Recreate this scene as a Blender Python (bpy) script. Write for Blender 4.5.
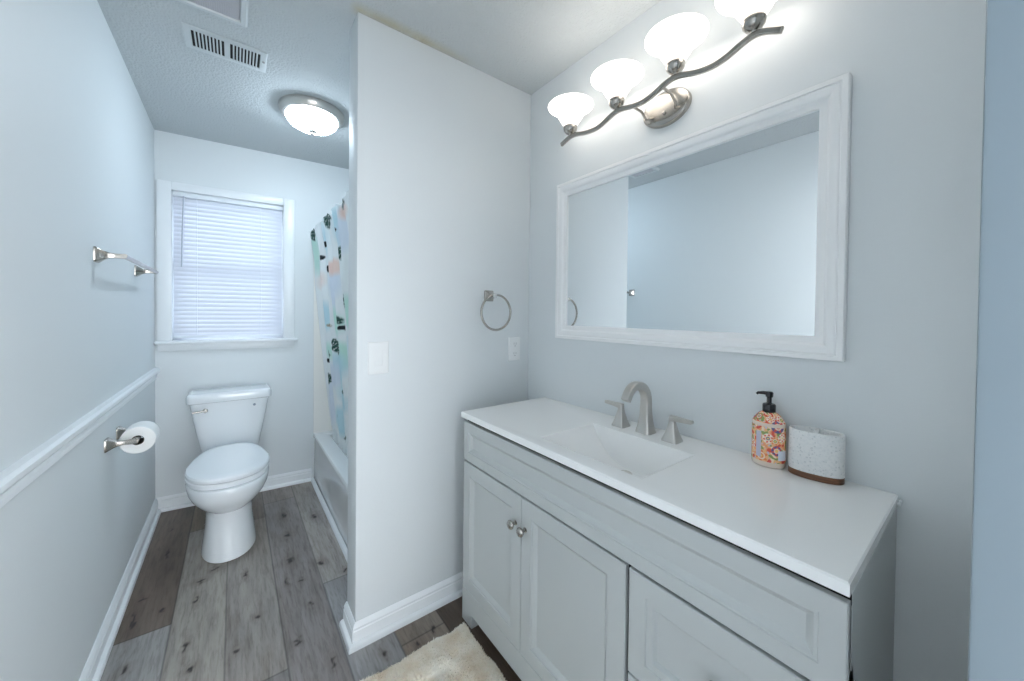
import bpy, bmesh, math, random
from mathutils import Vector, Matrix, noise
random.seed(4)
scene = bpy.context.scene
col = scene.collection
for o in list(bpy.data.objects):
    bpy.data.objects.remove(o)

# ------------------------------------------------------------------ camera
CAM = Vector((0.40156, 0.0, 1.28686))
YAW, PITCH, ROLL, FPX = 0.648728, -0.013659, 0.009921, 366.238
fw = Vector((math.sin(YAW)*math.cos(PITCH), math.cos(YAW)*math.cos(PITCH), math.sin(PITCH)))
rt = Vector((math.cos(YAW), -math.sin(YAW), 0))
up = rt.cross(fw)
rt, up = rt*math.cos(ROLL)+up*math.sin(ROLL), up*math.cos(ROLL)-rt*math.sin(ROLL)
cd = bpy.data.cameras.new('camera'); cam = bpy.data.objects.new('camera', cd); col.objects.link(cam)
m = Matrix((rt, up, -fw)).transposed().to_4x4(); m.translation = CAM
cam.matrix_world = m
cd.sensor_fit = 'HORIZONTAL'; cd.sensor_width = 36; cd.lens = FPX/1024*36
cd.shift_y = -21.656/1024; cd.clip_start = 0.01
scene.camera = cam

# ------------------------------------------------------------------ world / exposure
WORLD_COL, WORLD_STR = (0.90, 0.95, 1.0), 6.9
world = bpy.data.worlds.new('daylight'); scene.world = world; world.use_nodes = True
bg = world.node_tree.nodes['Background']
bg.inputs[0].default_value = (*WORLD_COL, 1); bg.inputs[1].default_value = WORLD_STR
DOME_STR, DOME_COL = 39.0, (0.72, 0.87, 1.0)
SHADE_STR, BULB_COL = 2.0, (1.0, 0.90, 0.80)
vs = scene.view_settings
vs.view_transform = 'Standard'; vs.look = 'None'; vs.gamma = 1; vs.use_curve_mapping = False
vs.exposure = 0.42
scene.cycles.use_denoising = True
scene.cycles.max_bounces = 12
scene.cycles.diffuse_bounces = 8
scene.cycles.sample_clamp_indirect = 6

# ------------------------------------------------------------------ room dimensions (m)
W, D, P, E, H = 1.6306, 3.2168, 1.4738, 0.7738, 2.4242
PT = 0.13              # partition thickness
TX, TZ = 0.8842, 0.357 # tub apron, tub rim
THB = 0.08             # back wall runs slightly out of square
yb = lambda x: D-THB*x
XF, YL, YR, HC = 1.158, 1.3447, 0.1283, 0.876
BANG = -math.atan(THB)

# ------------------------------------------------------------------ helpers
def srgb(r, g, b):
    f = lambda c: c/12.92 if c <= .04045 else ((c+.055)/1.055)**2.4
    return (f(r/255), f(g/255), f(b/255))

class MB:
    """collects geometry, then links it as ONE mesh object"""
    def __init__(s): s.v = []; s.f = []; s.mi = []
    def add(s, vs_, fs, mi=0):
        n = len(s.v); s.v += [tuple(v) for v in vs_]
        s.f += [tuple(i+n for i in f) for f in fs]; s.mi += [mi]*len(fs); return s
    def bm_add(s, bm, mi=0):
        bm.verts.index_update()
        s.add([v.co[:] for v in bm.verts], [[v.index for v in f.verts] for f in bm.faces], mi); bm.free(); return s
    def box(s, a, b, bev=0, seg=2, mi=0, rot=None, ctr=None):
        bm = bmesh.new(); bmesh.ops.create_cube(bm, size=1)
        for v in bm.verts:
            v.co = Vector([a[i]+(v.co[i]+.5)*(b[i]-a[i]) for i in range(3)])
        if bev: bmesh.ops.bevel(bm, geom=bm.edges[:], offset=bev, segments=seg, profile=.5, affect='EDGES')
        if rot is not None:
            c = Vector(ctr) if ctr is not None else (Vector(a)+Vector(b))/2
            for v in bm.verts: v.co = c+rot@(v.co-c)
        return s.bm_add(bm, mi)
    def loft(s, rings, cap0=True, cap1=True, closed=True, mi=0):
        n = len(rings[0]); vs_ = [p for r in rings for p in r]; fs = []
        for i in range(len(rings)-1):
            for j in range(n if closed else n-1):
                k = (j+1) % n
                fs.append((i*n+j, i*n+k, (i+1)*n+k, (i+1)*n+j))
        if cap0: fs.append(tuple(range(n-1, -1, -1)))
        if cap1: fs.append(tuple((len(rings)-1)*n+j for j in range(n)))
        return s.add(vs_, fs, mi)
    def lathe(s, prof, c=(0,0,0), n=32, axis='z', cap0=True, cap1=True, sx=1, sy=1, mi=0):
        rings = []
        for r, h in prof:
            ring = []
            for j in range(n):
                t = 2*math.pi*j/n; a, b = r*math.cos(t)*sx, r*math.sin(t)*sy
                q = {'z': (a, b, h), 'y': (a, h, b), 'x': (h, a, b)}[axis]
                ring.append((c[0]+q[0], c[1]+q[1], c[2]+q[2]))
            rings.append(ring)
        return s.loft(rings, cap0, cap1, mi=mi)
    def tube(s, path, r, n=12, closed=False, mi=0, sx=1.0):
        path = [Vector(p) for p in path]; N = len(path); rings = []; prev = None
        for i, p in enumerate(path):
            t = (path[(i+1) % N]-path[i-1]) if closed else (path[min(i+1, N-1)]-path[max(i-1, 0)])
            t.normalize()
            if prev is None:
                a = Vector((0,0,1)) if abs(t.z) < .9 else Vector((1,0,0))
                u = (a-t*a.dot(t)).normalized()
            else: u = (prev-t*prev.dot(t)).normalized()
            prev = u; w = t.cross(u); rr = r[i] if isinstance(r, (list, tuple)) else r
            rings.append([p+u*rr*sx*math.cos(2*math.pi*k/n)+w*rr*math.sin(2*math.pi*k/n) for k in range(n)])
        if closed: rings.append(rings[0]); return s.loft(rings, False, False, mi=mi)
        return s.loft(rings, mi=mi)
    def build(s, name, mat, parent=None, smooth=None, local=True):
        me = bpy.data.meshes.new(name); off = Vector((0,0,0))
        if parent is not None and local:
            off = Vector(parent['_base'])
        me.from_pydata([tuple(Vector(v)-off) for v in s.v], [], s.f)
        for mm in (mat if isinstance(mat, (list, tuple)) else [mat]): me.materials.append(mm)
        if any(s.mi): me.polygons.foreach_set('material_index', s.mi)
        bm = bmesh.new(); bm.from_mesh(me)
        bmesh.ops.remove_doubles(bm, verts=bm.verts, dist=1e-6)
        bmesh.ops.recalc_face_normals(bm, faces=bm.faces); bm.to_mesh(me); bm.free()
        if smooth is not None:
            me.polygons.foreach_set('use_smooth', [True]*len(me.polygons))
            me.set_sharp_from_angle(angle=math.radians(smooth))
        o = bpy.data.objects.new(name, me); col.objects.link(o)
        if parent is not None: o.parent = parent
        o['_base'] = tuple(parent['_base']) if parent is not None else (0,0,0)
        return o

THINGS = []
def thing(name, label, cat, loc, group=None):
    o = bpy.data.objects.new(name, None); col.objects.link(o); o.location = loc
    o.empty_display_size = .05
    o['_base'] = tuple(loc); o['label'] = label; o['category'] = cat
    if group: o['group'] = group
    return o
def tag(o, label, cat, group=None):
    o['label'] = label; o['category'] = cat
    if group: o['group'] = group
    return o
def struct(o): o['kind'] = 'structure'; return o

def rrect(cx, cy, hx, hy, z, r, n=5):
    pts = []
    for sx, sy, a0 in ((1,1,0), (-1,1,90), (-1,-1,180), (1,-1,270)):
        for k in range(n+1):
            a = math.radians(a0+90*k/n)
            pts.append((cx+sx*(hx-r)+r*math.cos(a), cy+sy*(hy-r)+r*math.sin(a), z))
    return pts
def rect_loops(mb, fmap, a0, a1, b0, b1, loops, cap=True, back=True, mi=0):
    """nested rectangles: loops of (inset, height) mapped by fmap(a, b, h)"""
    rings = [[fmap(a, b, h) for a, b in ((a0+i, b0+i), (a1-i, b0+i), (a1-i, b1-i), (a0+i, b1-i))] for i, h in loops]
    mb.loft(rings, cap0=back, cap1=cap, mi=mi); return mb
def sweep_plan(mb, path, prof, side=1):
    """wall moulding: plan path (x, y), profile (out, z), mitred; side=+1 leaves to the left of the path"""
    n = len(path); P2 = [Vector(q) for q in path]; nr = []
    for i in range(n-1):
        d = (P2[i+1]-P2[i]).normalized(); nr.append(Vector((-d.y, d.x))*side)
    rings = []
    for i in range(n):
        if i == 0: o = nr[0]
        elif i == n-1: o = nr[-1]
        else:
            o = (nr[i-1]+nr[i]); o = o/(1+nr[i-1].dot(nr[i]))
        rings.append([(P2[i].x+o.x*a, P2[i].y+o.y*a, z) for a, z in prof])
    mb.loft(rings); return mb

# ------------------------------------------------------------------ materials
def newmat(name):
    mt = bpy.data.materials.new(name); mt.use_nodes = True; nt = mt.node_tree
    return mt, nt, nt.nodes['Principled BSDF'], nt.nodes['Material Output']
def simple(name, c, rough=.5, metal=0, bump=None, spec=.5, coat=0):
    mt, nt, b, out = newmat(name)
    b.inputs['Base Color'].default_value = (*c, 1); b.inputs['Roughness'].default_value = rough
    b.inputs['Metallic'].default_value = metal; b.inputs['Specular IOR Level'].default_value = spec
    b.inputs['Coat Weight'].default_value = coat
    if bump:
        tc = nt.nodes.new('ShaderNodeTexCoord'); n = nt.nodes.new('ShaderNodeTexNoise'); bp_ = nt.nodes.new('ShaderNodeBump')
        n.inputs['Scale'].default_value = bump[0]; n.inputs['Detail'].default_value = 3
        bp_.inputs['Strength'].default_value = bump[1]; bp_.inputs['Distance'].default_value = bump[2]
        nt.links.new(tc.outputs['Object'], n.inputs['Vector']); nt.links.new(n.outputs['Fac'], bp_.inputs['Height'])
        nt.links.new(bp_.outputs['Normal'], b.inputs['Normal'])
    return mt
def nn(nt, t, **kw):
    n = nt.nodes.new(t)
    for k, v in kw.items(): setattr(n, k, v)
    return n
def math_(nt, op, a, b=None, clamp=False):
    n = nt.nodes.new('ShaderNodeMath'); n.operation = op; n.use_clamp = clamp
    for i, x in enumerate((a, b)):
        if x is None: continue
        if isinstance(x, (int, float)): n.inputs[i].default_value = x
        else: nt.links.new(x, n.inputs[i])
    return n.outputs[0]
def mixc(nt, fac, a, b, mode='MIX'):
    n = nt.nodes.new('ShaderNodeMix'); n.data_type = 'RGBA'; n.blend_type = mode
    for s, x in ((n.inputs['Factor'], fac), (n.inputs['A'], a), (n.inputs['B'], b)):
        if isinstance(x, (int, float)): s.default_value = x
        elif isinstance(x, (tuple, list)): s.default_value = (*x, 1) if len(x) == 3 else x
        else: nt.links.new(x, s)
    return n.outputs['Result']
def ramp(nt, fac, stops, interp='LINEAR'):
    n = nt.nodes.new('ShaderNodeValToRGB'); n.color_ramp.interpolation = interp
    els = n.color_ramp.elements
    while len(els) < len(stops): els.new(.5)
    for e, (p, c) in zip(els, stops): e.position = p; e.color = (*c, 1)
    nt.links.new(fac, n.inputs[0]); return n.outputs[0]

M = {}
WALL = (0.70, 0.73, 0.742)
M['wall'] = simple('wall_paint', WALL, .58, bump=(95, .10, .002))
M['jamb'] = simple('jamb_paint', WALL, .45, bump=(60, .15, .002))
M['trim'] = simple('trim_paint', (.80, .82, .835), .3)
M['frame'] = simple('frame_paint', (.86, .86, .86), .28)
M['cab'] = simple('cabinet_paint', (.51, .53, .525), .38)
M['dark'] = simple('dark_gap', (.012, .010, .009), .8)
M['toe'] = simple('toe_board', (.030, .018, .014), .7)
M['top'] = simple('cultured_marble', (.90, .90, .89), .16, coat=.3)
M['china'] = simple('vitreous_china', (.80, .825, .845), .12, coat=.4)
M['seatp'] = simple('seat_plastic', (.84, .86, .88), .22)
M['tub'] = simple('tub_enamel', (.80, .815, .82), .08, coat=.3)
M['surround'] = simple('tub_surround_panel', (.82, .80, .76), .25)
M['nickel'] = simple('brushed_nickel', (.60, .575, .54), .30, 1)
M['nickel2'] = simple('satin_nickel', (.43, .405, .37), .24, 1)
M['chrome'] = simple('chrome', (.75, .76, .78), .10, 1)
M['plastic'] = simple('white_plastic', (.80, .81, .81), .3)
M['slot'] = simple('socket_slot', (.35, .35, .35), .6)
M['black'] = simple('black_plastic', (.012, .012, .014), .25)
M['paper'] = simple('toilet_paper', (.84, .84, .83), .9, bump=(220, .3, .002))
M['card'] = simple('card_core', (.10, .085, .07), .9)
M['vent'] = simple('vent_enamel', (.60, .63, .64), .55)
M['grille'] = simple('fan_grille', (.50, .49, .52), .5)
M['vinyl'] = simple('white_vinyl', (.80, .83, .87), .35)
M['porcelain_mark'] = simple('tank_mark', (.25, .30, .36), .4)

def mk_ceiling():
    mt, nt, b, out = newmat('ceiling_texture')
    g = nn(nt, 'ShaderNodeNewGeometry'); pos = g.outputs['Position']
    n1 = nn(nt, 'ShaderNodeTexNoise'); n1.inputs['Scale'].default_value = 75; n1.inputs['Detail'].default_value = 4
    n2 = nn(nt, 'ShaderNodeTexVoronoi'); n2.inputs['Scale'].default_value = 110
    nt.links.new(pos, n1.inputs['Vector']); nt.links.new(pos, n2.inputs['Vector'])
    h = math_(nt, 'ADD', n1.outputs['Fac'], math_(nt, 'MULTIPLY', n2.outputs['Distance'], -.6))
    bp_ = nn(nt, 'ShaderNodeBump'); bp_.inputs['Strength'].default_value = .6; bp_.inputs['Distance'].default_value = .006
    nt.links.new(h, bp_.inputs['Height']); nt.links.new(bp_.outputs['Normal'], b.inputs['Normal'])
    # yellowed patching along the top of the partition
    sx = nn(nt, 'ShaderNodeSeparateXYZ'); nt.links.new(pos, sx.inputs[0])
    n3 = nn(nt, 'ShaderNodeTexNoise'); n3.inputs['Scale'].default_value = 14; n3.inputs['Detail'].default_value = 3
    nt.links.new(pos, n3.inputs['Vector'])
    dy = math_(nt, 'ABSOLUTE', math_(nt, 'SUBTRACT', sx.outputs['Y'], P-.012))
    band = math_(nt, 'SUBTRACT', 1.0, math_(nt, 'DIVIDE', dy, .045), True)
    dx = math_(nt, 'SUBTRACT', 1.0, math_(nt, 'MULTIPLY', math_(nt, 'SUBTRACT', sx.outputs['X'], 1.0), 3.2), True)
    dx2 = math_(nt, 'MULTIPLY', math_(nt, 'SUBTRACT', sx.outputs['X'], E-.035), 25, True)
    f = math_(nt, 'MULTIPLY', math_(nt, 'MULTIPLY', band, dx), dx2)
    f = math_(nt, 'MULTIPLY', f, math_(nt, 'MULTIPLY', n3.outputs['Fac'], 1.5), True)
    base = mixc(nt, f, (.54, .57, .58), (.50, .46, .33))
    nt.links.new(base, b.inputs['Base Color']); b.inputs['Roughness'].default_value = .85
    return mt
M['ceiling'] = mk_ceiling()

def mk_floor():
    mt, nt, b, out = newmat('vinyl_plank')
    g = nn(nt, 'ShaderNodeNewGeometry'); sx = nn(nt, 'ShaderNodeSeparateXYZ'); nt.links.new(g.outputs['Position'], sx.inputs[0])
    a = nn(nt, 'ShaderNodeVertexColor'); a.layer_name = 'print'
    def grain(kx, ky, scale, det):
        c2 = nn(nt, 'ShaderNodeCombineXYZ')
        nt.links.new(math_(nt, 'MULTIPLY', sx.outputs['X'], kx), c2.inputs[0]); nt.links.new(math_(nt, 'MULTIPLY', sx.outputs['Y'], ky), c2.inputs[1])
        n = nn(nt, 'ShaderNodeTexNoise'); n.inputs['Scale'].default_value = scale; n.inputs['Detail'].default_value = det; n.inputs['Roughness'].default_value = .65
        n.inputs['Distortion'].default_value = .3
        nt.links.new(c2.outputs[0], n.inputs['Vector']); return n.outputs['Fac']
    g1 = grain(1, .10, 95, 5); g2 = grain(1, .16, 22, 4)
    c = mixc(nt, math_(nt, 'MULTIPLY', math_(nt, 'SUBTRACT', .52, g1), 3.2, True), a.outputs[0], mixc(nt, 1, a.outputs[0], (.50, .47, .45), 'MULTIPLY'))
    c = mixc(nt, math_(nt, 'MULTIPLY', math_(nt, 'SUBTRACT', .48, g2), 3.5, True), c, mixc(nt, 1, c, (.62, .58, .55), 'MULTIPLY'))
    c = mixc(nt, math_(nt, 'MULTIPLY', math_(nt, 'SUBTRACT', g1, .60), 3.0, True), c, mixc(nt, 1, c, (1.45, 1.45, 1.46), 'MULTIPLY'))
    nt.links.new(c, b.inputs['Base Color'])
    b.inputs['Roughness'].default_value = .42
    bp_ = nn(nt, 'ShaderNodeBump'); bp_.inputs['Strength'].default_value = .2; bp_.inputs['Distance'].default_value = .0015
    nt.links.new(g1, bp_.inputs['Height']); nt.links.new(bp_.outputs['Normal'], b.inputs['Normal'])
    return mt
M['floor'] = mk_floor()

def mk_mirror():
    mt, nt, b, out = newmat('mirror_glass')
    b.inputs['Base Color'].default_value = (.86, .90, .92, 1); b.inputs['Metallic'].default_value = 1; b.inputs['Roughness'].default_value = .0
    return mt
M['mirror'] = mk_mirror()
def mk_glass():
    mt, nt, b, out = newmat('window_glass')
    nt.nodes.remove(b); t = nn(nt, 'ShaderNodeBsdfTransparent'); gl = nn(nt, 'ShaderNodeBsdfGlossy'); gl.inputs['Roughness'].default_value = .02
    fr = nn(nt, 'ShaderNodeFresnel'); mx = nn(nt, 'ShaderNodeMixShader')
    t.inputs[0].default_value = (.93, .96, .98, 1)
    nt.links.new(fr.outputs[0], mx.inputs[0]); nt.links.new(t.outputs[0], mx.inputs[1]); nt.links.new(gl.outputs[0], mx.inputs[2])
    nt.links.new(mx.outputs[0], out.inputs[0]); return mt
M['glass'] = mk_glass()
def mk_trans(name, c, tr, rough=.6, w=.5):
    mt, nt, b, out = newmat(name)
    t = nn(nt, 'ShaderNodeBsdfTranslucent'); t.inputs[0].default_value = (*tr, 1); mx = nn(nt, 'ShaderNodeMixShader'); mx.inputs[0].default_value = w
    b.inputs['Base Color'].default_value = (*c, 1); b.inputs['Roughness'].default_value = rough
    nt.links.new(b.outputs[0], mx.inputs[1]); nt.links.new(t.outputs[0], mx.inputs[2]); nt.links.new(mx.outputs[0], out.inputs[0]); return mt
M['slat'] = mk_trans('blind_slat', (.66, .68, .74), (.70, .78, .92), .5, .02)
def mk_shade():
    mt, nt, b, out = newmat('frosted_shade_lit')
    t = nn(nt, 'ShaderNodeBsdfTranslucent'); t.inputs[0].default_value = (.95, .94, .93, 1)
    b.inputs['Base Color'].default_value = (.9, .9, .9, 1); b.inputs['Roughness'].default_value = .25
    n = nn(nt, 'ShaderNodeTexNoise'); n.inputs['Scale'].default_value = 14; n.inputs['Distortion'].default_value = 1.5
    e = nn(nt, 'ShaderNodeEmission'); e.inputs[0].default_value = (1, .93, .85, 1)
    tc = nn(nt, 'ShaderNodeTexCoord'); sz = nn(nt, 'ShaderNodeSeparateXYZ'); nt.links.new(tc.outputs['Generated'], sz.inputs[0])
    glow = math_(nt, 'ADD', .16, math_(nt, 'POWER', math_(nt, 'MULTIPLY', math_(nt, 'SUBTRACT', sz.outputs['Z'], .08), 1.25, True), 1.3))   # brighter beside the bulb
    nt.links.new(math_(nt, 'MULTIPLY', math_(nt, 'MULTIPLY', math_(nt, 'ADD', math_(nt, 'MULTIPLY', n.outputs['Fac'], .6), .5), SHADE_STR), glow), e.inputs[1])
    mx = nn(nt, 'ShaderNodeMixShader'); mx.inputs[0].default_value = .55; ad = nn(nt, 'ShaderNodeAddShader')
    nt.links.new(b.outputs[0], mx.inputs[1]); nt.links.new(t.outputs[0], mx.inputs[2]); nt.links.new(mx.outputs[0], ad.inputs[0]); nt.links.new(e.outputs[0], ad.inputs[1])
    nt.links.new(ad.outputs[0], out.inputs[0]); return mt
M['shade'] = mk_shade()
def mk_emit(name, c, s):
    mt, nt, b, out = newmat(name); b.inputs['Base Color'].default_value = (.9,.9,.9,1)
    b.inputs['Emission Color'].default_value = (*c, 1); b.inputs['Emission Strength'].default_value = s; return mt
M['dome'] = mk_emit('dome_diffuser_lit', DOME_COL, DOME_STR)
def mk_vcol(name, attr, rough=.6, trans=0):
    mt, nt, b, out = newmat(name); a = nn(nt, 'ShaderNodeVertexColor'); a.layer_name = attr
    nt.links.new(a.outputs[0], b.inputs['Base Color']); b.inputs['Roughness'].default_value = rough
    if trans:
        t = nn(nt, 'ShaderNodeBsdfTranslucent'); nt.links.new(a.outputs[0], t.inputs[0]); mx = nn(nt, 'ShaderNodeMixShader'); mx.inputs[0].default_value = trans
        nt.links.new(b.outputs[0], mx.inputs[1]); nt.links.new(t.outputs[0], mx.inputs[2]); nt.links.new(mx.outputs[0], out.inputs[0])
    return mt
M['curtain'] = mk_vcol('printed_curtain_fabric', 'print', .7, .3)
M['pattern'] = mk_vcol('printed_bottle_sleeve', 'print', .25)
def mk_terrazzo():
    mt, nt, b, out = newmat('speckled_stone')
    tc = nn(nt, 'ShaderNodeTexCoord'); v = nn(nt, 'ShaderNodeTexVoronoi'); v.inputs['Scale'].default_value = 210
    n = nn(nt, 'ShaderNodeTexNoise'); n.inputs['Scale'].default_value = 160; n.inputs['Detail'].default_value = 2
    nt.links.new(tc.outputs['Object'], v.inputs['Vector']); nt.links.new(tc.outputs['Object'], n.inputs['Vector'])
    sc_ = nn(nt, 'ShaderNodeSeparateColor'); nt.links.new(v.outputs['Color'], sc_.inputs[0])
    f = math_(nt, 'MULTIPLY', math_(nt, 'GREATER_THAN', sc_.outputs[0], .82), math_(nt, 'LESS_THAN', v.outputs['Distance'], .42))
    c = mixc(nt, math_(nt, 'MULTIPLY', math_(nt, 'SUBTRACT', n.outputs['Fac'], .45), 4, True), (.80, .80, .79), (.72, .73, .73))
    c = mixc(nt, math_(nt, 'MULTIPLY', f, .42), c, (.42, .44, .45))
    nt.links.new(c, b.inputs['Base Color']); b.inputs['Roughness'].default_value = .5; return mt
M['terrazzo'] = mk_terrazzo()
def mk_wood():
    mt, nt, b, out = newmat('acacia_wood')
    tc = nn(nt, 'ShaderNodeTexCoord'); mp = nn(nt, 'ShaderNodeMapping'); mp.inputs['Scale'].default_value = (40, 12, 260)
    n = nn(nt, 'ShaderNodeTexNoise'); n.inputs['Scale'].default_value = 1; n.inputs['Detail'].default_value = 4
    nt.links.new(tc.outputs['Object'], mp.inputs[0]); nt.links.new(mp.outputs[0], n.inputs['Vector'])
    nt.links.new(ramp(nt, n.outputs['Fac'], [(.3, (.085, .034, .016)), (.7, (.23, .10, .048))]), b.inputs['Base Color']); b.inputs['Roughness'].default_value = .45
    return mt
M['wood'] = mk_wood()
def mk_rug():
    mt, nt, b, out = newmat('rug_pile')
    tc = nn(nt, 'ShaderNodeTexCoord'); n = nn(nt, 'ShaderNodeTexNoise'); n.inputs['Scale'].default_value = 14; n.inputs['Detail'].default_value = 5
    nt.links.new(tc.outputs['Object'], n.inputs['Vector'])
    nt.links.new(ramp(nt, n.outputs['Fac'], [(.3, (.80, .70, .56)), (.5, (.90, .84, .74)), (.7, (.94, .91, .84))]), b.inputs['Base Color']); b.inputs['Roughness'].default_value = 1
    b.inputs['Sheen Weight'].default_value = .3
    return mt
M['rug'] = mk_rug()

# ================================================================== SETTING
def floor_tones():
    PW, X0 = .180, .195
    KN = [(.649,2.695,.017,.035), (.646,2.442,.017,.022), (.633,2.183,.017,.035), (.802,2.563,.018,.03), (.269,2.266,.020,.013), (.324,2.321,.016,.010), (.477,1.861,.012,.014), (.075,2.272,.022,.012), (.066,2.13,.007,.07), (.406,1.714,.012,.018),
          (.751,2.07,.015,.022), (.267,2.129,.008,.03), (.445,2.195,.007,.02), (.152,2.137,.010,.016), (.673,1.80,.008,.014), (.25,1.85,.007,.04), (.27,1.72,.009,.016), (.09,1.86,.010,.014), (.60,2.02,.006,.03), (.66,1.99,.008,.012),
          (.84,1.94,.010,.014), (.60,1.62,.008,.012), (.97,1.33,.010,.02), (1.05,1.36,.008,.014), (.85,1.37,.007,.02), (.69,1.45,.010,.02), (.12,2.62,.008,.05), (.11,2.9,.010,.02)]
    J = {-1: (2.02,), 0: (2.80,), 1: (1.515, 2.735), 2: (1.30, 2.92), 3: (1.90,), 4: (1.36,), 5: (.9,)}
    T = {(-1,1): (.150,.112,.088), (-1,0): (.30,.285,.275), (0,0): (.34,.305,.27), (0,1): (.22,.175,.13), (1,1): (.32,.285,.26), (1,0): (.25,.23,.225), (1,2): (.22,.18,.16), (2,1): (.245,.215,.205), (2,2): (.25,.21,.19), (3,0): (.27,.26,.26), (3,1): (.36,.335,.315), (4,0): (.25,.205,.17), (4,1): (.22,.185,.155), (5,1): (.105,.078,.060), (5,0): (.105,.078,.060)}  # plank column at the vanity: brown, darkened to paint the shade under it
    def f(x, y):
        i = math.floor((x-X0)/PW); js = J.get(i, (1.0+((i*.377) % 1)*1.2, 2.2+((i*.377) % 1)*1.2)); k = sum(y > q for q in js)
        r = random.Random(i*17+k*5+3); v = r.uniform(.22, .32); t = T.get((i, k), (v*1.05, v*.93, v*.86))
        dx = min((x-X0) % PW, PW-(x-X0) % PW); dj = min(abs(y-q) for q in js)
        n1 = noise.noise((x*9, y*1.6, i*3.1)); n2 = noise.noise((x*60, y*5, i*7.0)); m = 1+.34*n1+.20*n2; br_ = max(0, min(.55, .9*noise.noise((x*5+7, y*1.1, i*2.3))))
        c = [q*m*(1-br_)+q*b_*br_ for q, b_ in zip(t, (.72, .60, .50))]
        w = 0; h = 0
        for kx, ky, hx, hy in KN:
            if abs(x-kx) > .07 or abs(y-ky) > .22: continue
            ex, ey = x-kx+.013*noise.noise((x*75, y*45, kx*9)), y-ky+.022*noise.noise((x*45, y*45, ky*5))
            d = math.hypot(ex/hx, ey/hy); w = max(w, min(1, max(0, (1.05-d)*1.5))); h = max(h, max(0, 1-d/3.2)*.5, max(0, 1-abs(ex)/(hx*.5))*max(0, 1-abs(ey)/(hy*5))*.75)
        c = [a*(1-h)+b*h for a, b in zip(c, (.115, .075, .058))]
        c = [a*(1-w)+b*w for a, b in zip(c, (.020, .011, .009))]
        if dx < .0022 or dj < .0026: c = [q*.45 for q in c]
        return c
    return f
def build_col(mb, cols, name, mat, parent, smooth):
    me = bpy.data.meshes.new(name); off = Vector(parent['_base']) if parent else Vector((0, 0, 0))
    me.from_pydata([tuple(Vector(v)-off) for v in mb.v], [], mb.f); me.materials.append(mat)
    at = me.color_attributes.new('print', 'FLOAT_COLOR', 'POINT')
    at.data.foreach_set('color', [q for c in cols for q in (*c, 1)])
    bm = bmesh.new(); bm.from_mesh(me); bmesh.ops.recalc_face_normals(bm, faces=bm.faces); bm.to_mesh(me); bm.free()
    me.polygons.foreach_set('use_smooth', [smooth]*len(me.polygons))
    o = bpy.data.objects.new(name, me); col.objects.link(o); o.parent = parent; o['_base'] = tuple(off); return o
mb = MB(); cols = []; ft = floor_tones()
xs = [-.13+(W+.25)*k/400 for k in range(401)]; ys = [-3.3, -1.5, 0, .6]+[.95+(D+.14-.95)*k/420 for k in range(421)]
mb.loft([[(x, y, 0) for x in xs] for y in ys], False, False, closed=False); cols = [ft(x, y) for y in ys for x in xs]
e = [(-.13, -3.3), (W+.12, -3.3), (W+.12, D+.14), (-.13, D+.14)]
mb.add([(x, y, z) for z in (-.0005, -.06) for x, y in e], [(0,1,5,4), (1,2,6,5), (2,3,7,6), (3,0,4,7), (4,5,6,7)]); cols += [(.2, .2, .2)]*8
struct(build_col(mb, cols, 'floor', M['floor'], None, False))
mb = MB(); mb.box((-.13, -.12, H), (W+.12, D+.14, H+.08)); struct(mb.build('ceiling', M['ceiling']))
mb = MB(); mb.box((-.12, -.12, 0), (0, D+.12, H)); struct(mb.build('wall_left', M['wall']))
mb = MB(); mb.box((W, -.12, 0), (W+.11, D+.12, H)); struct(mb.build('wall_right', M['wall']))
mb = MB(); mb.box((E, P, 0), (W, P+PT, H), bev=.004); struct(mb.build('wall_partition', M['wall'], smooth=40))
# front wall with the doorway the camera looks through
DX0, DX1, DZ = .06, .93, 2.06
mb = MB(); mb.box((DX1+.02, -.11, 0), (W, .0094, H)); mb.box((0, -.11, 0), (DX0, .0095, H)); mb.box((DX0, -.11, DZ), (DX1, .0095, H))
struct(mb.build('wall_front', M['jamb'], smooth=40))
mb = MB(); mb.box((DX1, -.12, 0), (DX1+.02, .0095, DZ), bev=.003); mb.box((DX1, -.12, DZ), (DX1+.02, .0095, H), bev=.003)
struct(mb.build('trim_3', simple('door_jamb_shade_tone', (.26, .315, .35), .4, bump=(60, .1, .002)), smooth=40))  # jamb lining darkened: its shade is put into the colour
# added unseen hall wall and ceiling, blocking sky light from the jamb; open behind
mb = MB(); mb.box((-.25, -3.3, 0), (-.13, -.11, H)); struct(mb.build('wall_hall_blocker', simple('hall_blocker_dark', (.24, .27, .30), .5)))  # dark colour chosen to cut the bounce onto the jamb
mb = MB(); mb.box((-.25, -3.3, H), (W+.12, -.12, H+.08)); struct(mb.build('ceiling_hall_blocker', M['ceiling']))
# back wall with the window hole
WX0, WX1, WZ0, WZ1 = .078, .690, 1.090, 2.062
mb = MB()
def slab(x0, x1, z0, z1):
    mb.add([(x0, yb(x0), z0), (x1, yb(x1), z0), (x1, yb(x1), z1), (x0, yb(x0), z1),
            (x0, yb(x0)+.13, z0), (x1, yb(x1)+.13, z0), (x1, yb(x1)+.13, z1), (x0, yb(x0)+.13, z1)],
           [(0,1,2,3), (4,7,6,5), (0,4,5,1), (1,5,6,2), (2,6,7,3), (3,7,4,0)])
slab(0, WX0, 0, H); slab(WX1, W, 0, H); slab(WX0, WX1, 0, WZ0); slab(WX0, WX1, WZ1, H)
struct(mb.build('wall_back', M['wall']))

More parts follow.
